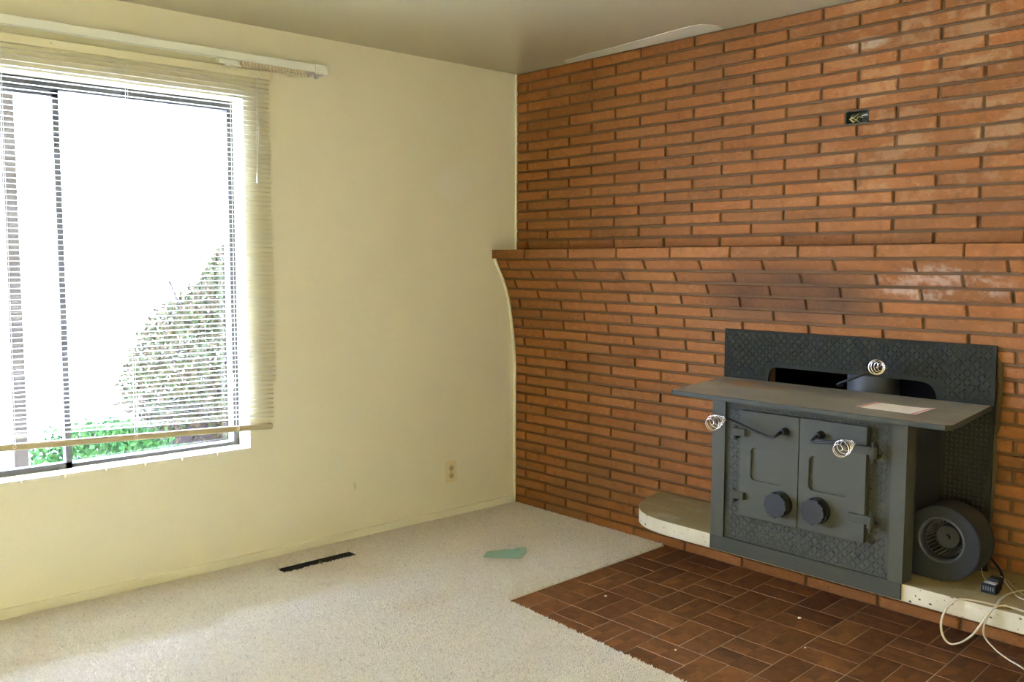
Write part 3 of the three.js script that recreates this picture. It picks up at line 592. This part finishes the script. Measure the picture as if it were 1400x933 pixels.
{ // leaflet on the warming top
  const c = document.createElement('canvas'); c.width = 512; c.height = 384; const g = c.getContext('2d');
  g.fillStyle = '#fff3d8'; g.fillRect(0, 0, 512, 384); g.fillStyle = '#d8593f'; g.fillRect(8, 0, 30, 384); g.fillRect(468, 10, 30, 364); g.fillStyle = '#fff3d8'; g.fillRect(20, 0, 7, 384); g.fillRect(480, 10, 7, 364); g.fillStyle = '#e2d2b4'; for (let y = 40; y < 350; y += 22) g.fillRect(64, y, 380 - (y * 37) % 90, 4);
  const m = new THREE.CanvasTexture(c); m.colorSpace = THREE.SRGBColorSpace;
  const geo = new THREE.PlaneGeometry(0.217, 0.158, 12, 6), p = geo.attributes.position;
  for (let i = 0; i < p.count; i++) { const u = p.getX(i) / 0.217 + 0.5, v = p.getY(i) / 0.158 + 0.5; p.setZ(i, 0.001 + 0.006 * Math.pow(u, 6) * v + 0.002 * Math.pow(1 - u, 4)); }
  geo.computeVertexNormals(); geo.rotateX(-Math.PI / 2);
  const o = mesh('leaflet', geo, mat(0xffffff, 0.7, { map: m, side: THREE.DoubleSide }), scene, [2.407, 0.8665, 0.388]); o.rotation.y = -0.02;
  tag(o, 'cream paper leaflet with red edges lying on top of the stove', 'leaflet');
}

// ------------------------------------------------------------------ blower beside the stove
{
  const cx = 2.537, cy = 0.393, z0 = 0.165, z1 = 0.272;
  const t = thing('blower_fan', 'round black squirrel-cage blower resting on the hearth beside the stove', 'blower', [cx, 0.2525, 0.18]);
  const P = (name, g, m, parent = t) => { const q = Array.isArray(g) ? merge(g) : g; q.translate(-cx, -0.2525, -0.18); return mesh(name, q, m, parent); };
  const dust = matte([0.034, 0.03, 0.019], 0.7, { bumpMap: again(grain, 8, 8), bumpScale: 0.001 }), face = matte([0.02, 0.02, 0.018], 0.55, { bumpMap: again(grain, 8, 8), bumpScale: 0.001 });
  const scroll = () => { // round scroll with a square outlet towards the stove at the foot
    const s = new THREE.Shape(), R = 0.134; s.moveTo(cx - 0.108, 0.2545); s.lineTo(cx + 0.01, 0.2545);
    for (let k = 0; k <= 44; k++) { const a = -Math.PI / 2 + 0.05 + k / 44 * 4.55, r = 0.138 - 0.01 * k / 44; s.lineTo(cx + r * Math.cos(a), cy + r * Math.sin(a)); }
    s.lineTo(cx - 0.108, cy - 0.05); s.closePath(); return s;
  };
  const s = scroll(), hole = new THREE.Path(); hole.absarc(cx, cy + 0.008, 0.074, 0, Math.PI * 2, true); s.holes.push(hole);
  P('housing', extrude(s, z1 - z0 - 0.012, { bevelEnabled: true, bevelThickness: 0.004, bevelSize: 0.004, bevelOffset: -0.004, bevelSegments: 2, curveSegments: 32 }).translate(0, 0, z0), dust);
  P('back_cover', extrude(scroll(), 0.004).translate(0, 0, z0 - 0.009), dust);
  P('front_plate', extrude(s, 0.008, { bevelEnabled: true, bevelThickness: 0.005, bevelSize: 0.006, bevelOffset: -0.006, bevelSegments: 3, curveSegments: 32 }).translate(0, 0, z1 - 0.008), face);
  P('inlet_ring', new THREE.LatheGeometry([[0.0725, -0.02], [0.0715, -0.006], [0.0735, 0.003], [0.0765, 0.0065], [0.0805, 0.0065], [0.083, 0.003], [0.0835, 0]].map((p) => V2(...p)), 48).rotateX(Math.PI / 2).translate(cx, cy + 0.008, z1 + 0.001), mat([0.075, 0.076, 0.072], 0.4, { metalness: 0.4, side: THREE.DoubleSide }));
  const wheel = P('fan_wheel', cyl(cx, cy + 0.008, z0 + 0.004, 0.071, 0.006, 'z', 0.071, 40), M.black);
  P('wheel_rim', new THREE.TorusGeometry(0.068, 0.003, 8, 40).translate(cx, cy + 0.008, z1 - 0.022), M.black, wheel);
  for (let k = 0; k < 30; k++) { const a = k / 30 * 2 * Math.PI; const g = box(0.060, 0.0705, -0.0012, 0.0012, z0 + 0.006, z1 - 0.022); g.rotateZ(a); g.translate(cx, cy + 0.008, 0); P('vane', g, mat([0.2, 0.185, 0.15], 0.6, { metalness: 0.2 }), wheel); }
  P('motor', [cyl(cx, cy + 0.008, z0 + 0.03, 0.046, 0.05, 'z', 0.04, 28), cyl(cx, cy + 0.008, z0 + 0.063, 0.01, 0.02, 'z', 0.01, 16)], mat([0.03, 0.029, 0.026], 0.55), wheel);
  P('mounting_foot', [box(cx - 0.114, cx - 0.104, 0.255, 0.37, z0 + 0.01, z1, 0.002), cyl(cx - 0.104, 0.275, z1 + 0.002, 0.004, 0.006, 'z', 0.004, 8)], face);
  P('power_cord', tube([[2.6, 0.365, 0.158], [2.632, 0.352, 0.13], [2.652, 0.318, 0.11], [2.672, 0.288, 0.1], [2.686, 0.268, 0.11], [2.7, 0.259, 0.15], [2.704, 0.2595, 0.19], [2.70, 0.268, 0.21]], 0.0048, 70, 8), M.black);
}
{ // wiring block
  const t = thing('wire_connector', 'small black wiring block with slotted front and thin wires on the hearth ledge', 'connector', [2.703, 0.2525, 0.245]);
  mesh('block', [box(-0.024, 0.024, 0.001, 0.034, 0.0, 0.038, 0.002), box(-0.017, 0.017, 0.001, 0.044, -0.04, -0.002, 0.002)], M.black, t);
  mesh('terminal', [0, 1, 2, 3, 4].map((k) => box(-0.017 + k * 0.0078, -0.0135 + k * 0.0078, 0.012, 0.026, 0.0375, 0.0395)), matte([0.12, 0.12, 0.11], 0.5), t);
  mesh('label_strip', box(-0.02, 0.02, 0.034, 0.0355, 0.006, 0.03), mat([0.4, 0.38, 0.34], 0.6), t);
  const w = mat([0.52, 0.42, 0.23], 0.6), o = (p) => [p[0] - 2.703, p[1] - 0.2525, p[2] - 0.245];
  mesh('wire', tube([[2.642, 0.351, 0.12], [2.634, 0.322, 0.14], [2.638, 0.289, 0.17], [2.672, 0.27, 0.21], [2.69, 0.272, 0.212]].map(o), 0.0016, 40, 6), w, t);
  mesh('wire', tube([[2.71, 0.275, 0.21], [2.69, 0.262, 0.13], [2.67, 0.2565, 0.09], [2.70, 0.2565, 0.1], [2.735, 0.2565, 0.15], [2.78, 0.2565, 0.2], [2.83, 0.2565, 0.23]].map(o), 0.0016, 50, 6), w, t);
  mesh('wire', tube([[2.684, 0.27, 0.115], [2.71, 0.258, 0.14], [2.745, 0.2565, 0.19], [2.79, 0.2565, 0.25], [2.86, 0.2565, 0.27]].map(o), 0.0022, 50, 6), mat([0.62, 0.56, 0.42], 0.6), t);
}
{ // lamp cord looped over the ledge
  const pts = [[2.95, 0.2575, 0.12], [2.85, 0.2575, 0.13], [2.78, 0.258, 0.17], [2.757, 0.2585, 0.235], [2.757, 0.2595, 0.32], [2.772, 0.259, 0.4], [2.762, 0.245, 0.421], [2.74, 0.2, 0.428], [2.715, 0.155, 0.428], [2.69, 0.126, 0.428], [2.665, 0.107, 0.428], [2.643, 0.1, 0.428], [2.623, 0.112, 0.428], [2.612, 0.14, 0.428], [2.611, 0.17, 0.427], [2.62, 0.205, 0.425], [2.638, 0.236, 0.421], [2.66, 0.2545, 0.412], [2.69, 0.2575, 0.402], [2.73, 0.2575, 0.392], [2.765, 0.2575, 0.388], [2.8, 0.2575, 0.37], [2.85, 0.2575, 0.375], [2.95, 0.2575, 0.36]];
  const m = matte([0.42, 0.345, 0.205], 0.6);
  const t = thing('lamp_cord', 'pale cream two-wire cord looped over the hearth ledge edge', 'cord');
  mesh('cord', [tube(pts, 0.0029, 300, 7), tube(pts.map(([x, y, z]) => [x + 0.003, y + 0.0016, z + 0.001]), 0.0029, 300, 7)], m, t);
  const tail = [[2.79, 0.2585, 0.36], [2.775, 0.2585, 0.405], [2.764, 0.242, 0.422], [2.752, 0.208, 0.428], [2.748, 0.18, 0.429], [2.752, 0.16, 0.43], [2.765, 0.146, 0.433], [2.783, 0.137, 0.44], [2.808, 0.13, 0.455], [2.848, 0.126, 0.48], [2.904, 0.128, 0.52], [2.97, 0.11, 0.57], [3.05, 0.03, 0.62], [3.12, -0.006, 0.66], [3.3, -0.007, 0.7]];
  mesh('cord_tail', [tube(tail, 0.0029, 200, 7)], m, t);
}

// ------------------------------------------------------------------ outside the window
{
  const ground = structure(mesh('ground', box(-40, -0.2, -0.4, -0.25, -30, 30), mat([0.5, 0.5, 0.45], 0.95, { bumpMap: again(grain, 0.5, 0.5), bumpScale: 0.02 })));
  structure(mesh('ground', box(-0.2, 14, -0.4, -0.25, ROOMZ + 0.2, 30), mat([0.5, 0.5, 0.45], 0.95)));
  structure(mesh('porch_roof', box(-1.85, -0.2, 2.47, 2.6, -1.0, ROOMZ + 0.2), M.paint));
  const post = mesh('porch_post', box(-0.036, 0.036, 0, 2.72, -0.036, 0.036, 0.004), matte([0.034, 0.026, 0.018], 0.8, { specularIntensity: 0.1 }), scene, [-1.75, -0.25, 2.163]);
  structure(post);
  // leaves as stuff on real twigs
  const leaf = (() => { const s = new THREE.Shape(); s.moveTo(0, 0); s.quadraticCurveTo(0.5, 0.35, 0, 1); s.quadraticCurveTo(-0.5, 0.35, 0, 0); const g = new THREE.ShapeGeometry(s, 3); const p = g.attributes.position; for (let i = 0; i < p.count; i++) p.setZ(i, 0.25 * p.getX(i) * p.getX(i) + 0.12 * p.getY(i) * p.getY(i)); g.computeVertexNormals(); return g; })();
  const bush = (name, label, pos, rx, ry, rz, n, size, cols, sub) => {
    const t = thing(name, label, 'shrub', pos);
    const stems = []; for (let k = 0; k < 9; k++) { const a = k * 0.7 + rr(-0.2, 0.2), h = ry * rr(1.1, 1.6); stems.push(tube([[0, -0.02, 0], [rx * 0.25 * Math.cos(a), h * 0.4, rz * 0.25 * Math.sin(a)], [rx * 0.55 * Math.cos(a), h, rz * 0.55 * Math.sin(a)]], 0.012, 10, 5)); }
    mesh('stem', stems, matte([0.03, 0.022, 0.016], 0.9), t);
    const f = new THREE.InstancedMesh(leaf, matte(0xffffff, 0.9, { specularIntensity: 0.1, side: THREE.DoubleSide }), n), m = new THREE.Matrix4(), q = new THREE.Quaternion(), c = new THREE.Color();
    for (let i = 0; i < n; i++) {
      const a = rr(0, 6.283), b = Math.acos(rr(-1, 1)), r = Math.pow(rnd(), 0.25) * (0.75 + 0.4 * fbm(a * 2.2, b * 3, 601, 3));
      q.setFromEuler(new THREE.Euler(rr(-0.45, 0.45), rr(0, 6.28), rr(-1.4, 1.4), 'YXZ'));
      const s = size * rr(0.6, 1.3), y = Math.max(0.03, ry + r * ry * Math.cos(b)), taper = sub ? clamp(1.25 - y / (2 * ry)) : 1;
      m.compose(V(r * rx * taper * Math.sin(b) * Math.cos(a), y, r * rz * taper * Math.sin(b) * Math.sin(a)), q, V(s, s, s)); f.setMatrixAt(i, m);
      const col = cols[Math.floor(rnd() * cols.length)], k = rr(0.75, 1.2); c.setRGB(col[0] * k, col[1] * k, col[2] * k); f.setColorAt(i, c);
    }
    named(f, 'foliage', t); stuff(f); return t;
  };
  bush('evergreen_shrub', 'tall brownish green cone-shaped shrub outside the window on the right', [-3.0, -0.25, 0.1], 1.05, 0.95, 1.25, 34000, 0.042, [[0.03, 0.032, 0.011], [0.044, 0.029, 0.013], [0.038, 0.025, 0.012], [0.028, 0.034, 0.011]], true);
  bush('low_shrub', 'low bright green leafy shrub outside just below the blind', [-2.3, -0.25, 1.55], 0.36, 0.3, 0.5, 5000, 0.04, [[0.024, 0.065, 0.013], [0.036, 0.08, 0.018], [0.018, 0.05, 0.012]], false);
  const bank = structure(mesh('mulch_bank', new THREE.SphereGeometry(1, 40, 20, 0, Math.PI * 2, 0, Math.PI / 2).scale(1.7, 0.62, 2.0), matte([0.04, 0.028, 0.02], 0.95, { specularIntensity: 0.1, bumpMap: again(grain, 8, 8), bumpScale: 0.05 }), scene, [-3.6, -0.25, -0.75]));
}

renderer.render(scene, camera);
